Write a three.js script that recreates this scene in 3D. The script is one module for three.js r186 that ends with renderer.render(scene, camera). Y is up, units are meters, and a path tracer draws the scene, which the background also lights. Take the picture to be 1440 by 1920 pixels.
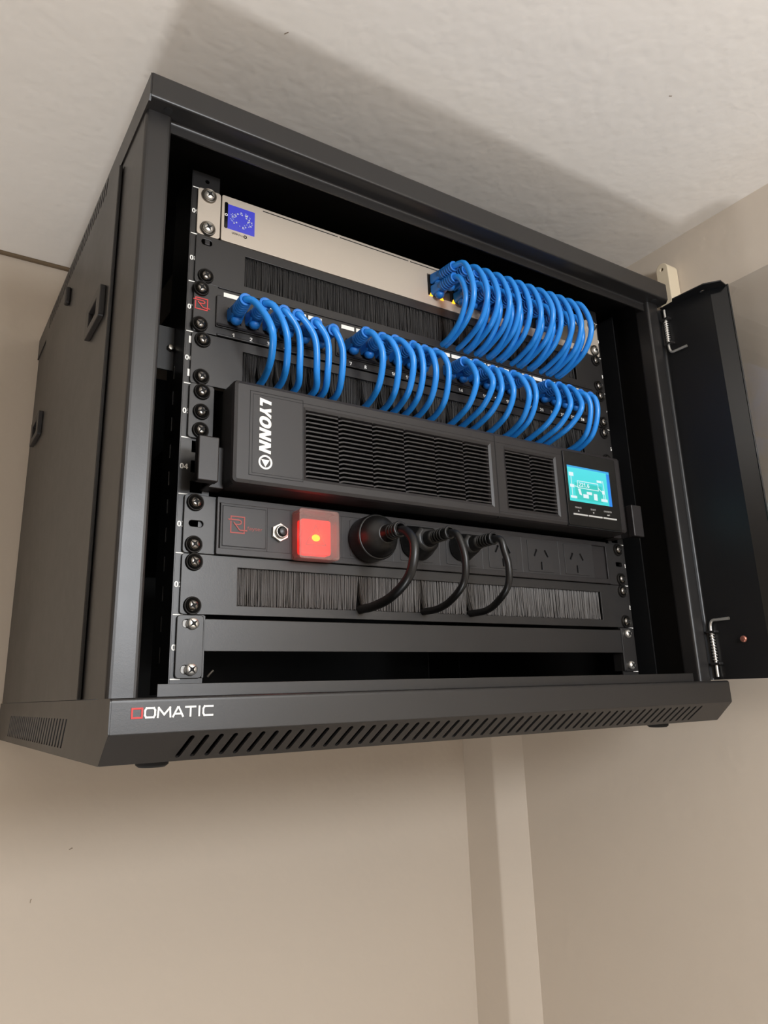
import * as THREE from 'three';
import { RoundedBoxGeometry } from 'three/addons/geometries/RoundedBoxGeometry.js';
import { mergeGeometries } from 'three/addons/utils/BufferGeometryUtils.js';
import { FontLoader } from 'three/addons/loaders/FontLoader.js';
import { TextGeometry } from 'three/addons/geometries/TextGeometry.js';
import { RectAreaLightUniformsLib } from 'three/addons/lights/RectAreaLightUniformsLib.js';

// ---------------------------------------------------------------- camera, light, exposure
// Rack coordinates: x right along the rack face, y up from the foot of the lowest rack unit,
// z out of the rack face towards the viewer. Y0 is the height of rack y = 0 above the floor.
const Y0 = 1.85, CEIL = 0.55, BACK = -0.443, RIGHT = 0.388, LEFT = -2.3, FRONT = 2.5;
const scene = new THREE.Scene();
scene.background = new THREE.Color(0x000000);
const camera = new THREE.PerspectiveCamera(2 * Math.atan(960 / 1388.87) * 180 / Math.PI, 1440 / 1920, 0.02, 30);
camera.position.set(-0.40788, Y0 - 0.01348, 0.52461);
camera.setRotationFromMatrix(new THREE.Matrix4().makeBasis(
  new THREE.Vector3(0.839708, -0.0302347, 0.5421958),
  new THREE.Vector3(-0.1234481, 0.9616794, 0.2448128),
  new THREE.Vector3(-0.5288204, -0.2725043, 0.8037975)));
camera.setViewOffset(1440, 1920, -3.1, 54.5, 1440, 1920);
camera.updateMatrixWorld(); camera.updateProjectionMatrix();

const renderer = new THREE.WebGLRenderer({ antialias: true });
renderer.toneMapping = THREE.LinearToneMapping;
renderer.toneMappingExposure = 1.0;
renderer.shadowMap.enabled = true;
renderer.shadowMap.type = THREE.PCFSoftShadowMap;
RectAreaLightUniformsLib.init();
const ADDED_GLOBE = { x: -0.1, y: 0.2, z: 1.15, r: 0.13, color: 0xf6faff, power: 3.0 };
const ADDED_UPLIGHT = { x: -0.8, z: 0.3, r: 0.16, color: 0xf8fbff, power: 52 };

// ---------------------------------------------------------------- helpers
let seed = 7;
const rnd = () => (seed = (seed * 16807) % 2147483647) / 2147483647;
const jit = (a) => (rnd() * 2 - 1) * a;
const V = (x, y, z) => new THREE.Vector3(x, y, z);
const used = new Map();
function numbered(n) { const k = used.get(n) || 0; used.set(n, k + 1); return k ? `${n}_${String(k).padStart(3, '0')}` : n; }
const bases = new Map();
function thing(name, label, category, base = [0, 0, 0], group) {
  const o = new THREE.Group(); o.name = numbered(name);
  o.position.set(base[0], base[1] + Y0, base[2]); bases.set(o, base);
  o.userData = { label, category }; if (group) o.userData.group = group;
  scene.add(o); return o;
}
function rootBase(o) { while (o && !bases.has(o)) o = o.parent; return o ? bases.get(o) : [0, -Y0, 0]; }
function boxUV(g) {                                       // uv in metres, from the dominant normal
  const p = g.attributes.position, n = g.attributes.normal, uv = new Float32Array(p.count * 2);
  for (let i = 0; i < p.count; i++) {
    const ax = Math.abs(n.getX(i)), ay = Math.abs(n.getY(i)), az = Math.abs(n.getZ(i));
    let u, v;
    if (az >= ax && az >= ay) { u = p.getX(i); v = p.getY(i); } else if (ax >= ay) { u = p.getZ(i); v = p.getY(i); } else { u = p.getX(i); v = p.getZ(i); }
    uv[2 * i] = u; uv[2 * i + 1] = v;
  }
  g.setAttribute('uv', new THREE.BufferAttribute(uv, 2)); return g;
}
function merged(gs) {
  const a = (Array.isArray(gs) ? gs : [gs]).map((g) => {
    const h = g.index ? g.toNonIndexed() : g;
    for (const k of Object.keys(h.attributes)) if (!['position', 'normal', 'uv'].includes(k)) h.deleteAttribute(k);
    h.morphAttributes = {}; h.clearGroups && h.clearGroups(); return h;
  });
  return a.length > 1 ? mergeGeometries(a) : a[0];
}
// one mesh, authored in rack coordinates, as a child of `parent`
function part(name, gs, mat, parent, keepUV) {
  let g = merged(gs); const b = rootBase(parent);
  g = g.clone().translate(-b[0], -b[1], -b[2]);
  if (!keepUV) boxUV(g);
  const m = new THREE.Mesh(g, mat); m.name = name; m.castShadow = m.receiveShadow = true; parent.add(m); return m;
}
// a mesh with shared geometry placed at a rack point
function placed(name, geo, mat, parent, p, q) {
  const m = new THREE.Mesh(geo, mat), b = rootBase(parent); m.name = name; m.castShadow = m.receiveShadow = true;
  m.position.set(p[0] - b[0], p[1] - b[1], p[2] - b[2]); if (q) m.quaternion.copy(q); parent.add(m); return m;
}
const box = (x0, x1, y0, y1, z0, z1, r = 0) => {
  const w = x1 - x0, h = y1 - y0, d = z1 - z0;
  const g = r ? new RoundedBoxGeometry(w, h, d, 2, Math.min(r, w / 2.01, h / 2.01, d / 2.01)) : new THREE.BoxGeometry(w, h, d);
  return g.translate((x0 + x1) / 2, (y0 + y1) / 2, (z0 + z1) / 2);
};
function fillet(pts, r, n = 4) {
  const out = [pts[0]];
  for (let i = 1; i < pts.length - 1; i++) {
    const p = new THREE.Vector2(...pts[i]), a = new THREE.Vector2(...pts[i - 1]).sub(p), b = new THREE.Vector2(...pts[i + 1]).sub(p);
    const d = Math.min(r, a.length() * 0.45, b.length() * 0.45); a.normalize().multiplyScalar(d); b.normalize().multiplyScalar(d);
    for (let k = 0; k <= n; k++) { const t = k / n, s = 1 - t; out.push([p.x + a.x * s * s + b.x * t * t, p.y + a.y * s * s + b.y * t * t]); }
  }
  out.push(pts[pts.length - 1]); return out;
}
function sheetOutline(pts, t) {                            // polyline -> closed outline of sheet metal, t to its left
  const P = pts.map((p) => new THREE.Vector2(...p)), off = [];
  for (let i = 0; i < P.length; i++) {
    const n1 = i > 0 ? P[i].clone().sub(P[i - 1]).normalize() : null, n2 = i < P.length - 1 ? P[i + 1].clone().sub(P[i]).normalize() : null;
    const a = n1 || n2, b = n2 || n1, na = new THREE.Vector2(-a.y, a.x), nb = new THREE.Vector2(-b.y, b.x), m = na.clone().add(nb).normalize();
    off.push(P[i].clone().add(m.multiplyScalar(t / Math.max(0.4, m.dot(na)))));
  }
  return [...P, ...off.reverse()].map((p) => [p.x, p.y]);
}
const shapeOf = (pts) => { const s = new THREE.Shape(); pts.forEach((p, i) => i ? s.lineTo(p[0], p[1]) : s.moveTo(p[0], p[1])); s.closePath(); return s; };
const pathOf = (pts) => { const s = new THREE.Path(); pts.forEach((p, i) => i ? s.lineTo(p[0], p[1]) : s.moveTo(p[0], p[1])); s.closePath(); return s; };
function extrude(shape, depth, bevel = 0, seg = 2, curve = 12) {
  return new THREE.ExtrudeGeometry(shape, { depth, bevelEnabled: bevel > 0, bevelSize: bevel, bevelThickness: bevel, bevelSegments: seg, curveSegments: curve });
}
// shape (a, b) extruded along c, mapped on rack axes by three basis vectors and an origin
function mapped(g, ea, eb, ec, o = [0, 0, 0]) {
  const m = new THREE.Matrix4().makeBasis(V(...ea), V(...eb), V(...ec)).setPosition(...o);
  g = (g.index ? g.toNonIndexed() : g.clone()).applyMatrix4(m);
  if (m.determinant() < 0) for (const k of ['position', 'normal', 'uv']) {        // keep the winding outward
    const a = g.attributes[k], n = a.itemSize;
    for (let i = 0; i + 2 < a.count; i += 3) for (let c = 0; c < n; c++) { const t = a.array[(i + 1) * n + c]; a.array[(i + 1) * n + c] = a.array[(i + 2) * n + c]; a.array[(i + 2) * n + c] = t; }
  }
  return g;
}
const alongX = (pts, x0, x1) => mapped(extrude(shapeOf(pts), x1 - x0), [0, 0, -1], [0, 1, 0], [1, 0, 0], [x0, 0, 0]);   // pts are (-z, y)
const zy = (pts) => pts.map(([z, y]) => [-z, y]);
const alongY = (pts, y0, y1) => mapped(extrude(shapeOf(pts), y1 - y0), [1, 0, 0], [0, 0, -1], [0, 1, 0], [0, y0, 0]);   // pts are (x, -z)
const xz = (pts) => pts.map(([x, z]) => [x, -z]);
function roundRect(x0, x1, y0, y1, r, n = 4) {
  const pts = [], c = [[x1 - r, y1 - r, 0], [x0 + r, y1 - r, 1], [x0 + r, y0 + r, 2], [x1 - r, y0 + r, 3]];
  for (const [cx, cy, q] of c) for (let k = 0; k <= n; k++) { const a = (q + k / n) * Math.PI / 2; pts.push([cx + r * Math.cos(a), cy + r * Math.sin(a)]); }
  return pts;
}
function plate(outline, holes, z0, z1, bevel = 0) {
  const s = shapeOf(outline); for (const h of holes) s.holes.push(pathOf(h));
  return extrude(s, z1 - z0 - 2 * bevel, bevel).translate(0, 0, z0 + bevel);
}
const latheZ = (prof, n = 24) => new THREE.LatheGeometry(prof.map(([r, z]) => new THREE.Vector2(Math.max(r, 1e-5), z)), n).rotateX(Math.PI / 2);
const tube = (pts, r, n = 32, m = 10) => new THREE.TubeGeometry(new THREE.CatmullRomCurve3(pts.map((p) => V(...p)), false, 'centripetal'), n, r, m);
function ribbon(strokes, w, depth, closed = []) {          // flat lettering drawn as strokes in the xy plane
  const gs = [];
  strokes.forEach((s, k) => {
    const pts = closed[k] ? [...s, s[0]] : s;
    for (let i = 0; i < pts.length - 1; i++) {
      const a = new THREE.Vector2(...pts[i]), b = new THREE.Vector2(...pts[i + 1]), d = b.clone().sub(a);
      const g = new THREE.BoxGeometry(d.length() + w, w, depth).rotateZ(d.angle()); g.translate((a.x + b.x) / 2, (a.y + b.y) / 2, depth / 2 + gs.length * 0.000025); gs.push(g);
    }
  });
  return gs;
}
const loader = new FontLoader();
const fontBold = await loader.loadAsync('fonts/droid/droid_sans_bold.typeface.json');
const fontReg = await loader.loadAsync('fonts/droid/droid_sans_regular.typeface.json');
function text(str, h, font, depth = 0.0002, width = 0, bold = 0) {    // centred on the origin; h is the capital height
  const g = new TextGeometry(str, { font, size: h, depth, curveSegments: 4, bevelEnabled: bold > 0, bevelSize: bold, bevelThickness: 0.00005, bevelSegments: 1 });
  g.computeBoundingBox(); const b = g.boundingBox, s = h / Math.max(b.max.y - b.min.y, 1e-6);
  const sx = width ? width / (b.max.x - b.min.x) : s;
  return g.translate(-(b.min.x + b.max.x) / 2, -(b.min.y + b.max.y) / 2, 0).scale(sx, s, 1);
}

// ---------------------------------------------------------------- procedural maps
function noiseTexture(size, fn, repeat, srgb = false, ch = 1) {
  const d = new Uint8Array(size * size * 4);
  for (let y = 0; y < size; y++) for (let x = 0; x < size; x++) {
    const c = fn(x / size, y / size), i = (y * size + x) * 4;
    if (Array.isArray(c)) { d[i] = c[0]; d[i + 1] = c[1]; d[i + 2] = c[2]; } else d[i] = d[i + 1] = d[i + 2] = c;
    d[i + 3] = 255;
  }
  const t = new THREE.DataTexture(d, size, size); t.wrapS = t.wrapT = THREE.RepeatWrapping; t.repeat.set(repeat, repeat);
  t.magFilter = THREE.LinearFilter; t.minFilter = THREE.LinearMipmapLinearFilter; t.generateMipmaps = true;
  if (srgb) t.colorSpace = THREE.SRGBColorSpace; t.needsUpdate = true; return t;
}
function lattice(n) { const a = new Float32Array(n * n); for (let i = 0; i < n * n; i++) a[i] = rnd(); return (u, v) => {
  const x = u * n, y = v * n, xi = Math.floor(x), yi = Math.floor(y), fx = x - xi, fy = y - yi, s = (t) => t * t * (3 - 2 * t);
  const g = (i, j) => a[((j % n + n) % n) * n + (i % n + n) % n], u1 = s(fx), v1 = s(fy);
  return (g(xi, yi) * (1 - u1) + g(xi + 1, yi) * u1) * (1 - v1) + (g(xi, yi + 1) * (1 - u1) + g(xi + 1, yi + 1) * u1) * v1; }; }
const l4 = lattice(4), l9 = lattice(9), l23 = lattice(23), l64 = lattice(64), l128 = lattice(128);
const powderBump = noiseTexture(256, (u, v) => 255 * (0.75 * l128(u, v) + 0.25 * l64(u, v)), 1 / 0.06);
const powderRough = noiseTexture(256, (u, v) => 255 * (0.86 + 0.10 * l9(u, v) + 0.04 * l64(u, v)), 1 / 0.5);
const plasterBump = noiseTexture(512, (u, v) => 255 * (0.35 * l9(u, v) + 0.25 * l23(u, v) + 0.25 * l64(u, v) + 0.15 * l128(u, v)), 1 / 0.6);
const paintTone = noiseTexture(256, (u, v) => { const k = 0.965 + 0.035 * (0.6 * l4(u, v) + 0.4 * l9(u, v)); return [255 * k, 255 * k, 255 * k]; }, 1 / 1.7);
const brushed = noiseTexture(256, (u, v) => 255 * (0.5 * l128(u, v) + 0.5 * l64(u * 0.5, v)), 1 / 0.06);

// ---------------------------------------------------------------- materials
const std = (color, roughness, o = {}) => new THREE.MeshStandardMaterial({ color, roughness, ...o });
const phys = (color, roughness, o = {}) => new THREE.MeshPhysicalMaterial({ color, roughness, ...o });
const M = {
  wall: std(0xcabdad, 0.85, { map: paintTone, bumpMap: plasterBump, bumpScale: 0.0006 }),
  ceiling: std(0xeae3da, 0.9, { map: paintTone, bumpMap: plasterBump, bumpScale: 0.0009 }),
  floor: std(0xbcb6ae, 0.6, { map: paintTone }),
  scuff: std(0x8d7c69, 0.9),
  gapShade: std(0x6b5a45, 0.9),
  black: phys(0x1d1b1a, 0.42, { bumpMap: powderBump, bumpScale: 0.000016, roughnessMap: powderRough, ior: 1.55 }),
  doorShadeBlack: phys(0x0d0d0e, 0.4, { bumpMap: powderBump, bumpScale: 0.000014 }),  // cabinet black darkened, painting in the shade on the open door
  inner: phys(0x0c0c0d, 0.5),
  dark: std(0x050505, 0.8),
  plasticBlack: phys(0x1f1c1c, 0.45, { bumpMap: powderBump, bumpScale: 0.000014 }),
  cordBlack: phys(0x121212, 0.38),
  socketFace: phys(0x222020, 0.5),
  bristleShaded: std(0x1d1b1a, 0.55),  // bristles of the upper panels, shade painted into the colour
  bristleLit: std(0x4b4642, 0.5),  // lighter copy of the same bristles, light painted into the colour
  screwBlack: phys(0x77736e, 0.27, { metalness: 1 }),
  washerBlack: phys(0x2c2a28, 0.35, { metalness: 0.6 }),
  steel: std(0xe2ded6, 0.34, { metalness: 0.85 }),
  steelDark: std(0x8f8a82, 0.35, { metalness: 1 }),
  silver: std(0xb9aea0, 0.5, { metalness: 0.35, bumpMap: brushed, bumpScale: 0.00003 }),
  white: std(0xf2efe8, 0.6),
  red: std(0xc23a38, 0.6),
  redFaint: std(0x9a4640, 0.6),
  paper: std(0xe9e6de, 0.8),
  blue: phys(0x2683d6, 0.33),
  blueBoot: phys(0x1b70c2, 0.45),
  beige: phys(0xdacbb0, 0.5),
  glass: phys(0xefefef, 0.04, { transmission: 1, thickness: 0, ior: 1.5 }),
  copper: std(0xd08a78, 0.35, { metalness: 0.9 }),
  addedGlow: new THREE.MeshStandardMaterial({ color: 0x000000, emissive: ADDED_GLOBE.color, emissiveIntensity: 2.2 }),
  addedFrame: std(0xe8e6e0, 0.5),
  amber: new THREE.MeshStandardMaterial({ color: 0x332200, emissive: 0xffb020, emissiveIntensity: 2.4 }),
  frosted: phys(0xeee0dc, 0.28, { transmission: 0.96, thickness: 0, ior: 1.45 }),
  redLens: new THREE.MeshPhysicalMaterial({ color: 0x500000, roughness: 0.35, emissive: 0xff1408, emissiveIntensity: 1.7 }),
  neon: new THREE.MeshStandardMaterial({ color: 0x201000, emissive: 0xffb000, emissiveIntensity: 4 }),
  gloss: phys(0x0c0d0e, 0.12),
  grey: std(0xb8b6b2, 0.5),
};

// ---------------------------------------------------------------- the room
const T = 0.12;
function structure(name, gs, mat, parent) {
  let g = merged(gs).clone().translate(0, Y0, 0); boxUV(g);
  const m = new THREE.Mesh(g, mat); m.name = name; m.castShadow = m.receiveShadow = true; m.userData.kind = 'structure'; (parent || scene).add(m); return m;
}
structure('floor', box(LEFT - T, RIGHT + T, -Y0 - T, -Y0, BACK - T, FRONT + T), M.floor);
const ceiling = structure('ceiling', box(LEFT - T, RIGHT + T, CEIL, CEIL + T, BACK + 0.005, FRONT + T), M.ceiling);
const wallBack = structure('wall_back', box(LEFT - T, RIGHT + T, -Y0, CEIL + T, BACK - T, BACK), M.wall);
structure('wall_right', box(RIGHT, RIGHT + T, -Y0, CEIL, BACK, FRONT + T), M.wall);
structure('wall_left', box(LEFT - T, LEFT, -Y0, CEIL, BACK, FRONT + T), M.wall);
structure('wall_front', box(LEFT, RIGHT, -Y0, CEIL, FRONT, FRONT + T), M.wall);
structure('gap_shade_1', box(LEFT, RIGHT, CEIL - 0.0035, CEIL + 0.012, BACK, BACK + 0.006, 0.001), M.gapShade);  // brown strip coloured as the shade in the gap along the ceiling
// boxed corner post between the back wall and the right wall
structure('trim_2', alongY(fillet(xz([[0.40, BACK - 0.004], [0.358, BACK - 0.004], [0.358, -0.374], [0.389, -0.3385], [0.40, -0.3385]]), 0.003), -Y0, CEIL), M.wall);

function scuff(parent, pts, w) {                           // small dirty marks on paint
  const m = new THREE.Mesh(merged(pts.map(([x, y, z, l, a]) => { const g = new THREE.BoxGeometry(l, w, 0.0004).rotateZ(a); if (parent === ceiling) g.rotateX(Math.PI / 2); return g.translate(x, y + Y0, z); })), M.scuff);
  m.name = 'scuff_mark'; parent.add(m);
}
scuff(wallBack, [[-0.2132, -0.1725, BACK, 0.0030, 0.3], [-0.2115, -0.1717, BACK, 0.0016, -0.6]], 0.0008);
scuff(wallBack, [[-0.2503, -0.2197, BACK, 0.0036, 1.5], [-0.2497, -0.2182, BACK, 0.0014, 0.9]], 0.0007);
scuff(ceiling, [[-0.1844, CEIL, 0.0481, 0.0042, 1.0]], 0.0009);
scuff(ceiling, [[0.1732, CEIL, 0.1795, 0.0030, 0.5]], 0.0008);
{ // unseen globe light added behind the camera to brighten ceiling and fronts
  const { x, y, z, r } = ADDED_GLOBE;
  const t = thing('added_globe_light', 'unseen globe light added behind the camera to brighten ceiling and cabinet', 'lamp', [x, y, z]);
  part('globe', new THREE.SphereGeometry(r, 40, 24).translate(x, y, z), M.addedGlow, t);
  part('cord', tube([[x, y + r, z], [x, (y + r + CEIL) / 2, z], [x, CEIL - 0.02, z]], 0.004, 8, 8), M.addedFrame, t);
  part('rose', latheZ([[0.0001, 0], [0.05, 0], [0.05, 0.012], [0.012, 0.03], [0.0001, 0.03]], 24).rotateX(Math.PI / 2).translate(x, CEIL - 0.0005, z), M.addedFrame, t);
  const L = new THREE.PointLight(ADDED_GLOBE.color, ADDED_GLOBE.power); L.position.set(x, y + Y0, z); L.shadow.radius = r * 45; L.castShadow = true; scene.add(L);
}
{ // unseen uplight added below left to brighten the ceiling and shape its shadow
  const { x, z, r } = ADDED_UPLIGHT, y = -Y0;
  const t = thing('added_floor_light', 'unseen round uplight added on the floor to brighten the ceiling', 'lamp', [x, y, z]);
  const at = (g) => g.rotateX(-Math.PI / 2).translate(x, y, z);
  part('housing', at(latheZ([[0.0001, 0.0002], [r + 0.015, 0.0002], [r + 0.03, 0.02], [r + 0.03, 0.11], [r + 0.022, 0.118], [r + 0.008, 0.118], [r + 0.006, 0.09], [0.0001, 0.09]], 40)), M.addedFrame, t);
  part('diffuser', at(new THREE.CylinderGeometry(r, r, 0.006, 40).rotateX(Math.PI / 2).translate(0, 0, 0.098)), M.addedGlow, t);
  const L = new THREE.RectAreaLight(ADDED_UPLIGHT.color, ADDED_UPLIGHT.power, r * 1.75, r * 1.75);
  L.position.set(x, 0.106, z); L.lookAt(x, 5, z); scene.add(L);
}

// ---------------------------------------------------------------- the cabinet
const U = 0.04445, W = 0.3;
const cab = thing('server_cabinet', 'large black wall mounted network rack cabinet with its glass door open, under the ceiling', 'cabinet', [0, -0.0555, -0.19]);
const ZT = 0.0608, ZF = 0.0648, S = 0.0015, BK = BACK + 0.0008;
{
  // top cap: roof sheet, front lip, return and hanging flange in one bent sheet
  const path = fillet([[BK, 0.4385], [ZT, 0.4385], [ZT, 0.4165], [0.0415, 0.4165], [0.0415, 0.407]], 0.0022);
  const slots = [];
  for (let i = 0; i < 30; i++) { const z = -0.075 - i * 0.0098; slots.push([[-z, 0.4185], [-z - 0.005, 0.4345], [-z - 0.0008, 0.4345], [-z + 0.0042, 0.4185]]); }
  const skirt = (h) => { const s = shapeOf(zy([[BK, 0.4105], [0.0575, 0.4105 + 0.004], [ZT - 0.0006, 0.4185], [ZT - 0.0006, 0.4375], [BK, 0.4375]])); if (h) slots.forEach((p) => s.holes.push(pathOf(p))); return extrude(s, S); };
  const top = part('top_cap', [alongX(sheetOutline(zy(path), S), -W + 0.0012, W - 0.0012),
    mapped(skirt(true), [0, 0, -1], [0, 1, 0], [1, 0, 0], [-W, 0, 0]), mapped(skirt(true), [0, 0, -1], [0, 1, 0], [1, 0, 0], [W - S, 0, 0])], M.black, cab);
  for (const x of [-0.284, 0.284]) placed('cap_hole', new THREE.CylinderGeometry(0.0032, 0.0032, 0.0008, 18), M.dark, top, [x, 0.4164, 0.0525]);

  // bottom cap: ledge, front face, slotted chamfer, end plates, floor
  const bot = part('bottom_cap', [
    alongX(sheetOutline(zy(fillet([[0.03, -0.0118], [ZF, -0.0118], [ZF, -0.0325], [ZF - 0.0012, -0.0336]], 0.0025)), S), -W + 0.001, W - 0.001),
    box(-W + 0.001, W - 0.001, -0.05, -0.0485, BK, 0.0453),
    box(-0.28, 0.28, -0.0135, -0.012, BK, 0.03),
    ...[-W, W - S].map((x, k) => {
      const s = shapeOf(zy(fillet([[BK, -0.0121], [ZF - 0.0015, -0.0121], [ZF - 0.0003, -0.0135], [ZF - 0.0003, -0.0325], [0.0453, -0.05], [BK, -0.05]], 0.0008, 2)));
      for (let i = 0; i < 26; i++) { const z = -0.056 - i * 0.0114; s.holes.push(pathOf([[-z, -0.0245], [-z + 0.0135, -0.0445], [-z + 0.018, -0.0445], [-z + 0.0045, -0.0245]])); }
      return mapped(extrude(s, S), [0, 0, -1], [0, 1, 0], [1, 0, 0], [x, 0, 0]);
    })], M.black, cab);
  const L = Math.hypot(0.0175, 0.0195), e = [0, -0.0175 / L, -0.0195 / L], n = [0, -0.0195 / L, 0.0175 / L];
  const cs = shapeOf([[-W + 0.0008, 0], [W - 0.0008, 0], [W - 0.0008, L], [-W + 0.0008, L]]);
  const N = 55;
  for (let i = 0; i < N; i++) {
    const x = -0.2495 + i * (0.5035 / (N - 1)), h = 0.0016;
    // slanted slot with round ends, leaning towards the left at its foot
    const a = [x, 0.005], b = [x - 0.0045, 0.0215], pts = [], d = Math.atan2(b[1] - a[1], b[0] - a[0]);
    for (let k = 0; k <= 5; k++) { const t = d + Math.PI / 2 + k / 5 * Math.PI; pts.push([a[0] + h * Math.cos(t), a[1] + h * Math.sin(t)]); }
    for (let k = 0; k <= 5; k++) { const t = d - Math.PI / 2 + k / 5 * Math.PI; pts.push([b[0] + h * Math.cos(t), b[1] + h * Math.sin(t)]); }
    cs.holes.push(pathOf(pts));
  }
  part('vent_strip', mapped(extrude(cs, S).translate(0, 0, -S), [1, 0, 0], e, n, [0, -0.0325, ZF]), M.black, cab);
  part('sill_flange', box(-0.269, 0.264, -0.0118, -0.004, 0.0488, 0.0502, 0.0003), M.black, cab);

  // corner posts
  for (const s of [-1, 1]) {
    let p = fillet([[-W + 0.0012, -0.024], [-W + 0.0012, 0.047], [-0.279, 0.047], [-0.279, 0.028], [-0.286, 0.028]], 0.0035);
    if (s > 0) p = p.map(([x, z]) => [-x, z]).reverse();
    part('corner_post', alongY(sheetOutline(xz(p), S), -0.0118, 0.4165), M.black, cab);
    const rear = fillet([[-W + 0.0012, -0.365], [-W + 0.0012, BK], [-0.26, BK]], 0.003).map(([x, z]) => [s < 0 ? x : -x, z]);
    part('rear_post', alongY(sheetOutline(xz(s < 0 ? rear : rear.slice().reverse()), s < 0 ? -S : -S), -0.0118, 0.4165), M.black, cab);
    // side strut behind the post, carrying the rail
    const strut = part('side_strut', [box(s < 0 ? -0.2985 : 0.2735, s < 0 ? -0.2735 : 0.2985, -0.012, 0.4165, -0.0385, -0.037), box(s * 0.2735 - 0.00075, s * 0.2735 + 0.00075, -0.012, 0.4165, -0.0385, 0)], M.inner, cab);
    const br = part('strut_bracket', plate(roundRect(Math.min(s * 0.2735, s * 0.244), Math.max(s * 0.2735, s * 0.244), 0.243, 0.281, 0.002), [], -0.0315, -0.030), M.inner, cab);
    placed('bolt', latheZ([[0.0001, 0.004], [0.0022, 0.004], [0.003, 0.003], [0.003, 0]], 6), M.steelDark, br, [s * 0.2495, 0.262, -0.030]);
  }
  part('back_panel', box(-0.2975, 0.2975, -0.012, 0.4165, BK, BK + 0.0015), M.inner, cab);
  part('side_panel', box(0.2985, 0.3012, -0.0118, 0.4165, -0.368, -0.010, 0.0006), M.black, cab);
  const sp = part('side_panel', box(-0.3012, -0.2985, -0.0118, 0.4105, -0.368, -0.0225, 0.0006), M.black, cab);
  part('panel_edge', box(-0.3022, -0.2992, -0.0118, 0.4095, -0.0215, -0.0175, 0.0008), M.black, sp);
  for (const [z, y] of [[-0.0635, 0.2952], [-0.355, 0.2875]]) {
    const o = roundRect(-z - 0.0265, -z + 0.0265, y - 0.0135, y + 0.0135, 0.002), h = roundRect(-z - 0.015, -z + 0.015, y - 0.0075, y + 0.0075, 0.001);
    const l = part('latch', mapped(plate(o, [h], 0, 0.0045, 0.0006), [0, 0, -1], [0, 1, 0], [-1, 0, 0], [-0.3012, 0, 0]), M.plasticBlack, sp);
    part('latch_slider', box(-0.3020, -0.3011, y - 0.0075, y + 0.0075, z - 0.015, z + 0.015), M.dark, l);
  }
  part('lock', box(-0.3062, -0.3011, 0.379, 0.397, -0.222, -0.212, 0.0018), M.plasticBlack, sp);

  for (const x of [-0.257, 0.257]) for (const z of [0.006, -0.38])
    part('foot', latheZ([[0.0001, 0.0055], [0.0085, 0.0055], [0.0105, 0.004], [0.0108, 0]], 24).rotateX(Math.PI / 2).translate(x, -0.05, z), M.dark, cab);

  // mounting rails with square holes, unit marks and numbers
  for (const s of [-1, 1]) {
    const x0 = s < 0 ? -0.2457 : 0.2225, x1 = s < 0 ? -0.2225 : 0.2457, holes = [];
    for (let u = 0; u < 9; u++) for (const dy of [0.00635, 0.022225, 0.0381]) { const y = u * U + dy; holes.push([[s * 0.2326 - 0.0047, y - 0.0047], [s * 0.2326 + 0.0047, y - 0.0047], [s * 0.2326 + 0.0047, y + 0.0047], [s * 0.2326 - 0.0047, y + 0.0047]]); }
    holes.push(Array.from({ length: 14 }, (_, k) => [s * 0.2335 + 0.0019 * Math.cos(k / 14 * (Math.PI * 2)), 0.409 + 0.0019 * Math.sin(k / 14 * (Math.PI * 2))]));
    const rail = part('mounting_rail', [plate([[x0, -0.010], [x1, -0.010], [x1, 0.4165], [x0, 0.4165]], holes, -0.0032, -0.0015), box(s * 0.2457 - 0.0008, s * 0.2457 + 0.0008, -0.010, 0.4165, -0.045, -0.0018)], M.black, cab);
    for (let u = 0; u <= 9; u++) part('unit_mark', box(s < 0 ? x0 : 0.2385, s < 0 ? -0.2385 : x1, u * U - 0.0004, u * U + 0.0004, -0.0016, -0.0013), M.white, rail);
    for (let u = 1; u <= 9; u++) part('unit_number', text('0' + u, 0.0042, fontBold, 0.0002, 0.0062).translate(s * 0.2425, (u - 0.65) * U + 0.006, -0.0015), M.white, rail);
    if (s < 0) for (const y of [5.84, 5.2]) part('unit_mark', box(-0.2432, -0.2408, y * U - 0.003, y * U + 0.003, -0.0016, -0.0012), M.white, rail);
    if (s < 0) for (let k = 0; k < 11; k++) part('flange_slot', box(-0.2470, -0.2462, 0.012 + k * 0.0222, 0.023 + k * 0.0222, -0.0255, -0.0245), M.black, rail);
  }

  // open glass door, hinged on the right post: two steel stiles with end caps and a tinted pane between them
  const y0 = -0.0108, y1 = 0.4125;
  const sec = fillet([[0.2985, 0.0405], [0.2990, 0.0436], [0.3045, 0.0450], [0.3100, 0.1070]], 0.002), edge = [[0.3100, 0.1070], [0.3195, 0.1215], [0.3190, 0.1225]];
  const far = [...sec, ...edge.slice(1)].map(([x, z]) => [x, 0.732 - z]).reverse();
  const cap = [[0.2925, 0.0705], [0.2945, 0.1096], [0.3054, 0.1237], [0.3190, 0.1213], [0.3298, 0.0962], [0.3298, 0.0485], [0.2998, 0.0485], [0.2985, 0.0660]];
  const capHole = Array.from({ length: 12 }, (_, k) => [0.3065 + 0.0015 * Math.cos(k / 12 * (Math.PI * 2)), -(0.1 + 0.0032 * Math.sin(k / 12 * (Math.PI * 2)))]);
  const capGeo = (pts, y, hole) => mapped(plate(xz(pts), hole ? [capHole] : [], 0, 0.0014), [1, 0, 0], [0, 0, -1], [0, 1, 0], [0, y, 0]);
  const farCap = cap.map(([x, z]) => [x, 0.732 - z]).reverse();
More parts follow.
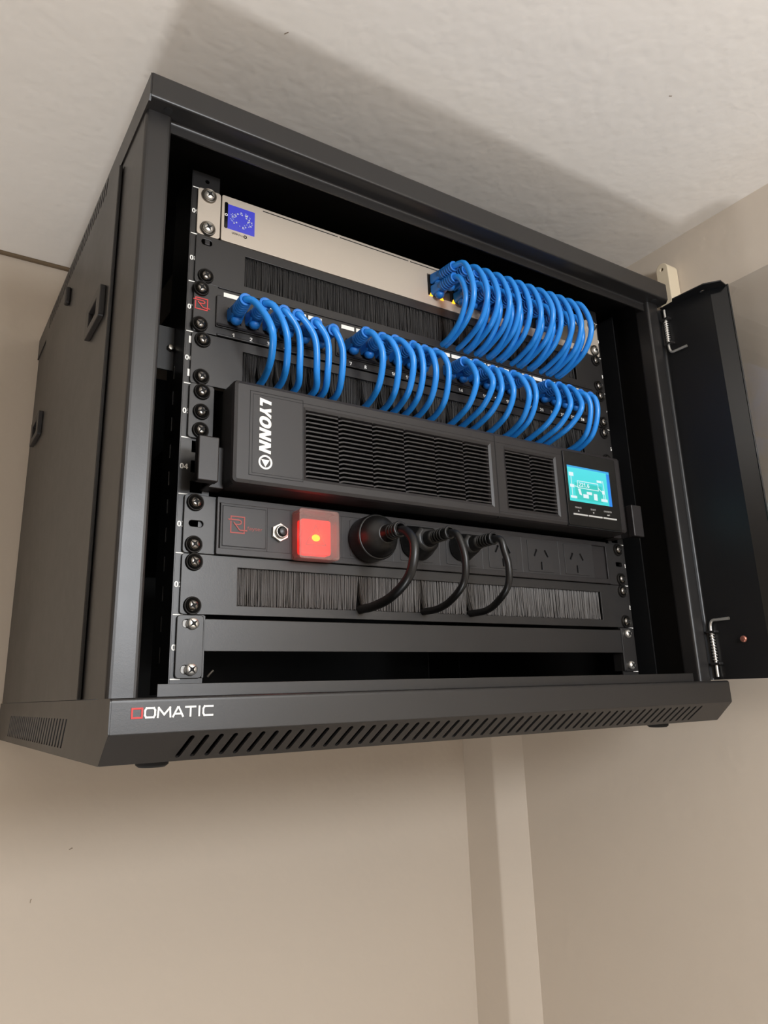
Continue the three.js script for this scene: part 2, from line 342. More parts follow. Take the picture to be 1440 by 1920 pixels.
  const door = part('door', [alongY(sheetOutline(xz(sec), S), y0, y1), capGeo(cap, y1 - 0.0014, true)], M.doorShadeBlack, cab);
  part('edge_strip', alongY(sheetOutline(xz(edge), S), y0, y1), M.gloss, door);
  part('latch_stile', [alongY(sheetOutline(xz(far), S), y0, y1), capGeo(farCap, y1 - 0.0014)], M.doorShadeBlack, door);
  const pane = part('glass', box(0.3202, 0.3242, y0 + 0.002, y1 - 0.0005, 0.1205, 0.612, 0.0006), M.glass, door);
  for (const s of [-1, 1]) {                                 // spring loaded hinge pins, each bent at its inner end
    const a = s > 0 ? 0.409 : -0.008, b = s > 0 ? 0.3545 : 0.0485;
    const pin = part('hinge_pin', tube([[0.302, a, 0.0520], [0.302, (a + b) / 2, 0.0520], [0.302, b + s * 0.004, 0.0520], [0.302, b, 0.0545], [0.302, b - s * 0.0004, 0.060], [0.302, b - s * 0.0006, 0.074]], 0.0015, 40), M.steel, door);
    const coil = []; for (let k = 0; k <= 90; k++) { const t = k / 90, c = t * 10 * Math.PI * 2; coil.push([0.302 + 0.0021 * Math.cos(c), a + (b - a) * (0.27 + 0.52 * t), 0.052 + 0.0021 * Math.sin(c)]); }
    part('hinge_spring', tube(coil, 0.0006, 220, 6), M.steel, pin);
    part('hinge_lug', box(0.2985, 0.3055, a + (b - a) * 0.8 - 0.0012, a + (b - a) * 0.8 + 0.0012, 0.0475, 0.058, 0.0004), M.black, pin);
    part('hinge_lug', box(0.2985, 0.3055, a + (b - a) * 0.23 - 0.0012, a + (b - a) * 0.23 + 0.0012, 0.0475, 0.058, 0.0004), M.black, pin);
  }
  placed('earth_bolt', latheZ([[0.0001, 0.0022], [0.0026, 0.0022], [0.0032, 0.0012], [0.0034, 0]], 20).rotateY(-Math.PI / 2), M.copper, door, [0.3063, 0.0277, 0.0837]);
  // maker's name on the bottom cap: a red outlined letter and six white ones
  const lw = 0.0059, gap = 0.0017, hh = 0.0052, letters = {
    D: [[[0, 0], [1, 0], [1, 1], [0, 1]], true], O: [[[0.12, 0], [0.88, 0], [1, 0.25], [1, 0.75], [0.88, 1], [0.12, 1], [0, 0.75], [0, 0.25]], true],
    M: [[[0, 0], [0.05, 1], [0.5, 0.25], [0.95, 1], [1, 0]]], A: [[[0, 0], [0.45, 1], [0.55, 1], [1, 0]], false, [[0.2, 0.28], [0.8, 0.28]]],
    T: [[[0, 1], [1, 1]], false, [[0.5, 1], [0.5, 0]]], I: [[[0.5, 0], [0.5, 1]]], C: [[[1, 0], [0.12, 0], [0, 0.25], [0, 0.75], [0.12, 1], [1, 1]]] };
  let cx = -0.2878;
  const facePlate = cab.children.find((c) => c.name === 'bottom_cap');
  [...'DOMATIC'].forEach((ch, i) => {
    const w = ch === 'I' ? 0.0016 : ch === 'M' ? 0.0075 : ch === 'D' ? 0.0058 : lw, [s1, closed, s2] = letters[ch];
    const strokes = [s1, ...(s2 ? [s2] : [])].map((s) => s.map(([x, y]) => [cx + 0.0005 + x * w, -0.0232 + y * hh]));
    part('letter', ribbon(strokes, 0.00105, 0.0005, [closed]).map((g) => g.translate(0, 0, ZF - 0.0001)), i ? M.white : M.red, facePlate);
    cx += w + gap;
  });
}

// ---------------------------------------------------------------- screws
const crossRecess = (r, z) => [extrude(shapeOf(Array.from({ length: 16 }, (_, k) => { const a = k / 16 * Math.PI * 2, d = [1.0, 0.62, 0.34, 0.62][k % 4] * r * (k % 4 === 1 || k % 4 === 3 ? 0.72 : 1); return [d * Math.cos(a), d * Math.sin(a)]; })), 0.0007).translate(0, 0, z)];
const SCREW = {
  head: latheZ([[0.0001, 0.0034], [0.0020, 0.0033], [0.0034, 0.0028], [0.0042, 0.0018], [0.0043, 0.001], [0.0043, 0]], 28),
  washer: latheZ([[0.0042, 0.0002], [0.0048, 0.0008], [0.0057, 0.0022], [0.0062, 0.0022], [0.0066, 0.0010], [0.0067, 0]], 32),
  recess: merged(crossRecess(0.0036, 0.0029)),
};
function screw(owner, x, y, z, mat, cup = true, washMat) {
  const q = new THREE.Quaternion().setFromAxisAngle(V(0, 0, 1), 0.6 + jit(0.5));
  const h = placed('screw', SCREW.head, mat, owner, [x, y, z + (cup ? 0.0006 : 0.0002)], q);
  const r = new THREE.Mesh(SCREW.recess, M.dark); r.name = 'cross_recess'; h.add(r);
  if (cup) { const w = new THREE.Mesh(SCREW.washer, washMat || (mat === M.screwBlack ? M.washerBlack : mat)); w.name = 'cup_washer'; w.position.z = -0.0006; w.castShadow = w.receiveShadow = true; h.add(w); }
  return h;
}
const SX = 0.2326, EX = 0.2413;
const yLow = (u) => (u - 1) * U + 0.00635, yHigh = (u) => u * U - 0.00635;      // screw heights of unit u

// ---------------------------------------------------------------- the silver switch at the top
{
  const t = thing('network_switch', 'slim silver network switch with small lit blue screen, in the top rack slot', 'switch', [0, 8 * U, 0]);
  const yb = 8 * U + 0.0005, yt = 9 * U - 0.0006;
  part('case', box(-0.2195, 0.2195, yb + 0.0005, yt - 0.0005, -0.20, -0.001), M.steelDark, t);
  const face = part('faceplate', plate(roundRect(-0.2206, 0.2206, yb, yt, 0.0012), [roundRect(-0.0062, 0.1712, 8 * U + 0.0104, 8 * U + 0.0350, 0.0006), roundRect(0.178, 0.212, 8 * U + 0.0075, 8 * U + 0.0345, 0.0006)], -0.001, 0.0012, 0.0003), M.silver, t);
  for (const s of [-1, 1]) {
    const e = part('ear', plate(roundRect(s < 0 ? -EX : 0.2222, s < 0 ? -0.2222 : EX, yb, yt, 0.0022), [], -0.0012, 0.0008, 0.0004), M.silver, t);
    for (const y of [yLow(9), yHigh(9)]) screw(e, s * SX, y, 0.0008, M.steel, true, M.steelDark);
  }
  for (const [a, b] of [[-0.1836, -0.1085], [-0.1062, -0.0285], [-0.0262, 0.0520], [0.0545, 0.132]]) part('vent_line', box(a, b, yt - 0.0030, yt - 0.0021, 0.0010, 0.00135), M.dark, face);
  // screen
  const c = document.createElement('canvas'); c.width = c.height = 256; const g = c.getContext('2d');
  g.fillStyle = '#5a5cf2'; g.fillRect(0, 0, 256, 256);
  for (let i = 0; i < 62; i++) {
    const a = rnd() * (Math.PI * 2), r = 78 + jit(22), x = 128 + r * Math.cos(a) * 1.05, y = 128 + r * Math.sin(a) * 0.9;
    if (rnd() < 0.5) { g.fillStyle = '#2326a8'; g.fillRect(x - 6 + jit(6), y - 6 + jit(6), 10, 9); }
    g.fillStyle = rnd() < 0.55 ? '#f4f6ff' : '#a9b4ff'; g.beginPath(); g.arc(x, y, 5 + rnd() * 3.5, 0, 7); g.fill();
  }
  const ct = new THREE.CanvasTexture(c); ct.colorSpace = THREE.SRGBColorSpace;
  const sm = new THREE.MeshStandardMaterial({ color: 0x05050a, roughness: 0.25, emissive: 0xffffff, emissiveMap: ct, emissiveIntensity: 0.62 });
  const sq = new THREE.BoxGeometry(0.0242, 0.0236, 0.0006).translate(-0.2034, 0.3802, 0.0014);
  const uv = sq.attributes.uv; for (let i = 0; i < uv.count; i++) uv.setXY(i, (sq.attributes.position.getX(i) + 0.2155) / 0.0242, (sq.attributes.position.getY(i) - 0.3684) / 0.0236);
  part('screen', sq, sm, t, true);
  const pill = part('bezel', plate(roundRect(-0.2186, -0.2156, 0.3682, 0.3935, 0.0012), [], 0.0011, 0.0015), M.gloss, t);
  part('status_ring', new THREE.TorusGeometry(0.0010, 0.00035, 6, 16).translate(-0.2171, 0.381, 0.0016), M.white, pill);
  part('lettering', [text('USW', 0.0019, fontBold, 0.00012).translate(-0.2088, 0.3655, 0.0012), text('Pro', 0.0019, fontReg, 0.00012).translate(-0.2036, 0.3653, 0.0012), new THREE.TorusGeometry(0.0012, 0.00045, 6, 18).translate(-0.1995, 0.3652, 0.0013)], M.dark, face);
  // port block and amber lights
  const pb = part('port_block', box(-0.0062, 0.1712, 8 * U + 0.0104, 8 * U + 0.0350, -0.012, -0.009), M.dark, t);
  for (let i = 0; i < 12; i++) for (const r of [0, 1]) part('port', plate(roundRect(0.0035 + 0.0143 * i - 0.0069, 0.0035 + 0.0143 * i + 0.0069, 8 * U + 0.0106 + r * 0.0122, 8 * U + 0.0226 + r * 0.0122, 0.0005), [roundRect(0.0035 + 0.0143 * i - 0.0058, 0.0035 + 0.0143 * i + 0.0058, 8 * U + 0.0114 + r * 0.0122, 8 * U + 0.0218 + r * 0.0122, 0.0004)], -0.009, 0.0002), M.inner, pb);
  for (const x of [0.1865, 0.2035]) part('module_slot', box(x - 0.0066, x + 0.0066, 8 * U + 0.0125, 8 * U + 0.0305, -0.008, -0.003), M.dark, face);
  for (const [x, y] of [[-0.0024, 0.3676], [0.0110, 0.3664], [0.0256, 0.3670], [0.1012, 0.3668], [0.1156, 0.3662]]) {
    part('indicator_light', plate([[x - 0.0020, y - 0.0020], [x + 0.0020, y - 0.0020], [x, y + 0.0022]], [], 0.0012, 0.0020), M.amber, face);
    const L = new THREE.PointLight(0xffa020, 0.00035, 0.2); L.position.set(x, y + Y0, 0.0045); scene.add(L);
  }
}

// ---------------------------------------------------------------- brush panels
const brushGaps = {};
function brushPanel(u, label, cuts, holes) {
  const y = (u - 1) * U, yo0 = y + 0.0072, yo1 = y + 0.0362, t = thing('brush_panel', label, 'brush panel', [0, y, 0], 'brush panels in the rack');
  const ears = []; if (u === 8) ears.push(roundRect(-0.2375, -0.2277, yHigh(8) - 0.003, yHigh(8) + 0.003, 0.0028));
  part('plate', [plate(roundRect(-EX, EX, y + 0.0006, y + U - 0.0006, 0.002), [roundRect(-0.199, 0.199, yo0, yo1, 0.0004), ...ears], -0.0012, 0.0006, 0.0003),
    box(-0.199, 0.199, yo1 - 0.0004, yo1 + 0.0012, -0.016, -0.0012), box(-0.199, 0.199, yo0 - 0.0012, yo0 + 0.0004, -0.016, -0.0012)], M.black, t);
  part('backing', box(-0.2, 0.2, yo0, yo1, -0.011, -0.010), M.dark, t);
  if (u === 8) part('slot_clip', box(-0.2345, -0.2300, yHigh(8) - 0.0024, yHigh(8) + 0.0022, -0.0012, 0.0012, 0.0006), M.plasticBlack, t);
  // the bristles hang from the upper edge and part around each cable
  const gs = [], n = 1500;
  for (let i = 0; i < n; i++) {
    const layer = i % 3, x = -0.1985 + 0.397 * ((i + rnd()) / n), z0 = -0.0012 - layer * 0.0028 - rnd() * 0.0012, w = 0.00018 + rnd() * 0.00014;
    const len = (yo1 - yo0) - 0.0004 - rnd() * 0.0012, tip = V(x + jit(0.0008), yo1 - len, z0 + jit(0.0008)); let zb = 0;
    for (const c of cuts) { const d = x - c[0]; if (Math.abs(d) < 0.006) { tip.x += Math.sign(d || 1) * (0.006 - Math.abs(d)) * 0.75; zb += 0.0022 * (1 - Math.abs(d) / 0.006); } }
    const P = [[x, yo1, z0], [x * 0.6 + tip.x * 0.4 , yo1 - len * 0.55, z0 + zb * 0.4], [tip.x, tip.y, tip.z + zb]];
    const pos = [], idx = [];
    for (const p of P) { pos.push(p[0] - w, p[1], p[2], p[0], p[1], p[2] + w, p[0] + w, p[1], p[2]); }
    for (let k = 0; k < 2; k++) { const a = k * 3, b = a + 3; idx.push(a, b, a + 1, b, b + 1, a + 1, a + 1, b + 1, a + 2, b + 1, b + 2, a + 2); }
    const g = new THREE.BufferGeometry(); g.setAttribute('position', new THREE.Float32BufferAttribute(pos, 3)); g.setIndex(idx); g.computeVertexNormals(); g.setAttribute('uv', new THREE.Float32BufferAttribute(new Float32Array(18), 2)); gs.push(g.toNonIndexed());
  }
  const b = part('bristles', gs, u === 2 ? M.bristleLit : M.bristleShaded, t); b.userData.kind = 'stuff';
  for (const s of [-1, 1]) for (const k of [0, 1]) { if (u === 8 && s < 0 && k) continue; screw(t, s * SX - (s < 0 && u === 6 ? 0.0004 : 0), k ? yHigh(u) : yLow(u), 0.0006, M.screwBlack); }
  return t;
}

// ---------------------------------------------------------------- patch cables (data first: the brushes part around them)
const portX = []; for (const a of [-0.2078, -0.0971, 0.0125, 0.1219]) for (let b = 0; b < 6; b++) portX.push(a + 0.0155 * b);
// per port: boot lean, height of the boot end, reach of the loop, height of the reach, sideways run to the brush (millimetres)
const PATCH = [[-3, 287, 56, 257, 23], [-2, 288, 48, 262, 23], [-1, 286, 37, 271, 22], [-4, 286, 37, 270, 23], [-3, 283, 36, 270, 16], [-2, 281, 34, 266, 13],
  [-3, 287, 47, 266, 13], [-2, 286, 45, 268, 16], [-4, 287, 49, 267, 12], [0, 286, 42, 264, 9], [-3, 285, 43, 263, 7], [-6, 285, 43, 269, 7],
  [-5, 284, 47, 262, -1], [-6, 285, 53, 259, -3], [-1, 283, 45, 258, -4], [-6, 283, 45, 260, 1], [-5, 284, 47, 261, 7], [-4, 283, 43, 262, 0],
  [-5, 284, 46, 258, -11], [-5, 285, 47, 258, -11], [-6, 285, 49, 257, -15], [-5, 283, 41, 268, 5], [-6, 283, 39, 265, -2]];
const patchCuts = PATCH.map((p, i) => [portX[i] + p[4] / 1000]);
const swX = Array.from({ length: 12 }, (_, i) => 0.0035 + 0.0143 * i);
const SWITCH = []; for (let i = 0; i < 12; i++) { SWITCH.push([i, 1]); if (![1, 6, 9].includes(i)) SWITCH.push([i, 0]); }
const switchCuts = swX.map((x) => [x + 0.009]);
const POWER = [[-0.0850, -0.0915], [-0.0351, -0.0282], [0.0148, 0.024]];

brushPanel(8, 'black brush panel with untouched left half, directly beneath the silver switch', switchCuts);
brushPanel(6, 'black brush panel half hidden behind the louvred front, swallowing the patch panel cables', patchCuts);
brushPanel(2, 'black brush panel with bristles painted as lit, which the three black power cords enter', POWER.map((p) => [p[1]]));

// ---------------------------------------------------------------- red emblem used on two units
function emblem(x, y, w, h, z) {
  const m = (p) => p.map(([a, b]) => [x + a * w, y + b * h]);
  const arc = (cx, cy, rx, ry, a0, a1) => Array.from({ length: 7 }, (_, k) => { const a = a0 + (a1 - a0) * k / 6; return [cx + rx * Math.cos(a), cy + ry * Math.sin(a)]; });
  return ribbon([m([[0, 0.68], [0, 0], [1, 0], [1, 0.10]]), m([[0, 0.82], [0, 1], [1, 1], [1, 0.24]]), m([[-0.16, 0.8], ...arc(0.55, 0.66, 0.22, 0.14, 1.57, -1.57), [0.3, 0.52]]), m([[0.22, 0.62], [0.62, 0.2], [0.7, 0.17], [1.18, 0.17]])], w * 0.085, 0.0002).map((g) => g.translate(0, 0, z));
}

// ---------------------------------------------------------------- the patch panel
{
  const y = 6 * U, t = thing('patch_bay', 'black patch panel with white port numbers one to twenty four', 'patch panel', [0, y, 0]);
  const pl = part('plate', [plate(roundRect(-EX, EX, y + 0.0006, y + U - 0.0004, 0.002), [], -0.0012, 0.0014, 0.0004), box(-0.222, 0.222, y + 0.0002, y + 0.0020, -0.02, 0.0026, 0.0006), box(-0.222, 0.222, y + U - 0.0016, y + U - 0.0004, -0.02, 0.0026, 0.0005)], M.black, t);
  part('emblem', emblem(-0.2402, 0.2865, 0.0098, 0.0098, 0.0014), M.red, t);
  for (let b = 0; b < 4; b++) {
    const x0 = portX[b * 6] - 0.0150, x1 = portX[b * 6 + 5] + 0.0130, f = [];
    for (let k = 0; k < 6; k++) f.push(roundRect(portX[b * 6 + k] - 0.0062, portX[b * 6 + k] + 0.0062, 0.2795, 0.2935, 0.0005));
    const blk = part('port_block', plate(roundRect(x0, x1, 0.2748, 0.3018, 0.0006), f, -0.001, 0.0034, 0.0006), M.plasticBlack, t);
    part('ledge', mapped(extrude(shapeOf([[0, 0], [0.0042, 0], [0.0034, 0.0022], [0, 0.0026]]), x1 - x0), [0, 0, 1], [0, 1, 0], [1, 0, 0], [x0, 0.2746, 0.0013]), M.plasticBlack, blk);
    part('contacts', box(x0 + 0.002, x1 - 0.002, 0.278, 0.295, -0.010, -0.009), M.dark, blk);
  }
  portX.forEach((x, i) => {
    part('port_number', text(String(i + 1), 0.0036, fontBold, 0.00015).translate(x, 0.2704, 0.0014), M.white, t);
    part('port_label', box(x - 0.0093, x + 0.0040, 0.3028, 0.3068, 0.0013, 0.0020), M.paper, t);
  });
  for (const s of [-1, 1]) for (const k of [0, 1]) screw(t, s * SX - (s < 0 ? 0.0036 : 0), k ? yHigh(7) : yLow(7), 0.0014, M.screwBlack);
}

// ---------------------------------------------------------------- the UPS
{
  const y = 3 * U, zf = 0.031, t = thing('battery_backup_unit', 'black battery backup unit with louvred front and lit cyan display', 'battery backup', [0, y, 0]);
  const yb = 0.1374, yt = 0.2186, xl = -0.2172, xr = 0.2165;
  const holes = [roundRect(-0.1588, 0.0352, 0.1460, 0.2076, 0.0006), roundRect(0.0508, 0.1195, 0.1452, 0.2070, 0.0006)];
  const fp = part('front', plate(roundRect(xl + 0.0035, xr - 0.0035, yb + 0.0035, yt - 0.0025, 0.001), holes, 0.004, zf, 0.0035), M.plasticBlack, t);
  part('case', box(-0.2150, 0.2145, yb + 0.001, yt - 0.001, -0.36, 0.0035), M.inner, t);
  part('grille_backing', [box(-0.1598, 0.0362, 0.1450, 0.2086, 0.0085, 0.0095), box(0.0498, 0.1205, 0.1442, 0.2080, 0.0085, 0.0095)], M.dark, t);
  // louvre slats in eight columns, each slat with a dropped left end
  const cols = [[-0.1585, -0.1265], [-0.1265, -0.0940], [-0.0940, -0.0620], [-0.0620, -0.0292], [-0.0292, 0.0030], [0.0030, 0.0350], [0.0510, 0.0850], [0.0850, 0.1193]];
  const slatGeo = (w) => {
    const o = [[0, -0.0012], [0.004, 0.0001], [w, 0.0001], [w, -0.0010], [0.0042, -0.0010], [0.0002, -0.0023]];
    const g = extrude(shapeOf(o), 0.0145, 0.0002, 1); const p = g.attributes.position;
    for (let i = 0; i < p.count; i++) p.setY(i, p.getY(i) + (p.getZ(i) - 0.0145) * -0.12); g.computeVertexNormals(); return g;
  };
  cols.forEach(([a, b], c) => {
    const sg = slatGeo(b - a - 0.0003); boxUV(sg);
    for (let r = 0; r < 17; r++) { const yy = 0.2070 - r * 0.00372 - (c % 2) * 0.0004; if (yy - 0.0024 > 0.1462) placed('louvre_slat', sg, M.plasticBlack, fp, [a, yy, 0.0150]); }
    if (c !== 0 && c !== 6) part('divider', box(a - 0.0004, a + 0.0004, c > 6 ? 0.1455 : 0.1462, 0.2072, 0.010, 0.0200), M.dark, fp);
  });
  // thin joints: name panel outline, module seam
  const line = (x0, x1, y0, y1) => box(x0, x1, y0, y1, zf - 0.0002, zf + 0.00012);
  part('panel_joint', [line(-0.2042, -0.1592, 0.2118, 0.2122), line(-0.2042, -0.1592, 0.1447, 0.1451), line(-0.2042, -0.2038, 0.1447, 0.2122), line(-0.2018, -0.1592, 0.2096, 0.20985), line(-0.2018, -0.1592, 0.1467, 0.14695), line(-0.2018, -0.20155, 0.1467, 0.2098), line(-0.1596, -0.1592, 0.1447, 0.2122), line(-0.1592, 0.0406, 0.2098, 0.2101), line(0.0414, 0.1285, 0.2098, 0.2101), line(0.0414, 0.1285, 0.1425, 0.1428)], M.dark, fp);
  part('module_seam', [box(0.0400, 0.0409, yb + 0.0035, yt - 0.0025, zf - 0.002, zf + 0.0002), box(0.0400, 0.0409, yb, yb + 0.004, zf - 0.022, zf - 0.0008)], M.dark, fp);
  // maker's name, reading downwards, with its ring mark
  const nm = text('LYONN', 0.0098, fontBold, 0.0002, 0.0425, 0.00042); { const p = nm.attributes.position; for (let i = 0; i < p.count; i++) p.setX(i, p.getX(i) + p.getY(i) * 0.22); }
  part('lettering', nm.rotateZ(-Math.PI / 2).translate(-0.1914, 0.1853, zf), M.white, fp);
  part('ring_mark', [mapped(extrude((() => { const s = new THREE.Shape(); s.absarc(0, 0, 0.0056, 0, (Math.PI * 2)); const h = new THREE.Path(); h.absarc(0, 0, 0.0042, 0, (Math.PI * 2), true); s.holes.push(h); return s; })(), 0.0002, 0, 1, 24), [1, 0, 0], [0, 1, 0], [0, 0, 1], [-0.1909, 0.1562, zf]), mapped(extrude(shapeOf([[-0.0034, 0.0020], [0.0034, 0.0020], [0, -0.0037]]), 0.0002), [1, 0, 0], [0, 1, 0], [0, 0, 1], [-0.1909, 0.1562, zf])], M.white, fp);
  // display panel
  const dp = part('display_panel', plate(roundRect(0.1292, 0.2045, 0.1392, 0.2146, 0.001), [], zf - 0.001, zf + 0.0016, 0.0005), M.gloss, t);
  part('display_joint', [box(0.1282, 0.1291, 0.1380, 0.2152, zf - 0.001, zf + 0.0002), box(0.1282, 0.2055, 0.1379, 0.1388, zf - 0.001, zf + 0.0002), box(0.2047, 0.2055, 0.1380, 0.2152, zf - 0.001, zf + 0.0002)], M.dark, fp);
  const c = document.createElement('canvas'); c.width = 512; c.height = 320; const g = c.getContext('2d');
  const gr = g.createLinearGradient(0, 0, 0, 320); gr.addColorStop(0, '#56e6ee'); gr.addColorStop(1, '#48e0de'); g.fillStyle = gr; g.fillRect(0, 0, 512, 320);
  g.fillStyle = '#2f8df0'; g.fillRect(474, 20, 38, 300); g.fillStyle = '#3aa7e6'; g.fillRect(0, 0, 512, 16);
  g.fillStyle = '#3ccfc6'; g.fillRect(70, 150, 330, 150);
  g.fillStyle = '#e9fbff'; g.strokeStyle = '#e9fbff'; g.lineWidth = 7;
  const rr = (x, y, w, h) => g.fillRect(x, y, w, h);
  rr(12, 62, 54, 34); rr(14, 170, 48, 28); rr(10, 272, 74, 22); rr(345, 96, 62, 22); rr(400, 186, 26, 34); rr(378, 262, 80, 26);
  g.strokeRect(105, 132, 250, 62); g.font = 'bold 52px sans-serif'; g.fillText('221.6', 118, 182);
  g.beginPath(); g.moveTo(34, 98); g.lineTo(34, 268); g.moveTo(66, 184); g.lineTo(104, 184); g.moveTo(356, 170); g.lineTo(398, 200); g.moveTo(414, 222); g.lineTo(414, 260); g.moveTo(420, 96); g.lineTo(436, 262); g.stroke();
  g.beginPath(); g.moveTo(104, 208); g.lineTo(130, 206); g.lineTo(142, 256); g.lineTo(116, 250); g.fill(); rr(160, 246, 66, 34); rr(206, 218, 64, 26); rr(290, 228, 44, 58); g.stroke();
  const ct = new THREE.CanvasTexture(c); ct.colorSpace = THREE.SRGBColorSpace;
  const sg = new THREE.BoxGeometry(0.0610, 0.0368, 0.0008).translate(0.16315, 0.1818, zf + 0.0016), uv = sg.attributes.uv;
  for (let i = 0; i < uv.count; i++) uv.setXY(i, (sg.attributes.position.getX(i) - 0.13265) / 0.0610, (sg.attributes.position.getY(i) - 0.1634) / 0.0368);
  part('screen', sg, new THREE.MeshStandardMaterial({ color: 0x020606, roughness: 0.3, emissive: 0xffffff, emissiveMap: ct, emissiveIntensity: 0.95 }), dp, true);
  const SL = new THREE.RectAreaLight(0x40d8ff, 0.5, 0.058, 0.034); SL.position.set(0.16315, 0.1818 + Y0, zf + 0.0032); SL.lookAt(0.16315, 0.1818 + Y0, 1); scene.add(SL);
  [['ON/MUTE', 0.1452, '▲'], ['SELECT', 0.1666, '▼'], ['OFF/ENTER', 0.1880, '']].forEach(([s, x, a], i) => {
    const b = part('button', box(x - 0.0100, x + 0.0100, 0.1492, 0.1509, zf + 0.0010, zf + 0.0024, 0.0005), M.grey, dp);
    part('lettering', [text(s, 0.0016, fontReg, 0.0001, 0.0016 * s.length * 0.8).translate(x - 0.002, 0.1572, zf + 0.0016),
      i === 2 ? mapped(extrude(shapeOf([[-0.0018, 0], [0, 0.0009], [0, 0.0003], [0.0018, 0.0003], [0.0018, 0.0012], [0.0022, 0.0012], [0.0022, -0.0003], [0, -0.0003], [0, -0.0009]]), 0.0001), [1, 0, 0], [0, 1, 0], [0, 0, 1], [x - 0.002, 0.1536, zf + 0.0016])
        : mapped(extrude(shapeOf(i ? [[-0.0011, 0.0007], [0.0011, 0.0007], [0, -0.0010]] : [[-0.0011, -0.0007], [0.0011, -0.0007], [0, 0.0010]]), 0.0001), [1, 0, 0], [0, 1, 0], [0, 0, 1], [x - 0.002, 0.1538, zf + 0.0016])], M.grey, b);
  });
  // ears and grab handles
  for (const s of [-1, 1]) {
    const a = (p, q) => s < 0 ? [p, q] : [-q, -p];
    let [x0, x1] = a(-EX, -0.2222);
    const e = part('ear', plate(roundRect(x0, x1, 0.1780, 0.2218, 0.0022), [], -0.0012, 0.0012, 0.0004), M.black, t);
    for (const yy of [yHigh(5), yHigh(5) - 0.0166, yLow(5)]) screw(e, s * SX + (s < 0 ? 0.0006 : 0), yy, 0.0012, M.screwBlack);
    [x0, x1] = a(-0.2425, -0.2268); const [h0, h1] = a(-0.2300, -0.2160);
    part('handle', [box(x0, x1, 0.1362, 0.1702, 0.0225, 0.0305, 0.0012), box(h0, h1, 0.1368, 0.1696, -0.001, 0.0120, 0.001), box(x0 + (s < 0 ? 0.0125 : 0.0008), x1 - (s < 0 ? 0.0008 : 0.0125), 0.1368, 0.1696, 0.004, 0.0290, 0.0008)], M.plasticBlack, t);
  }
}

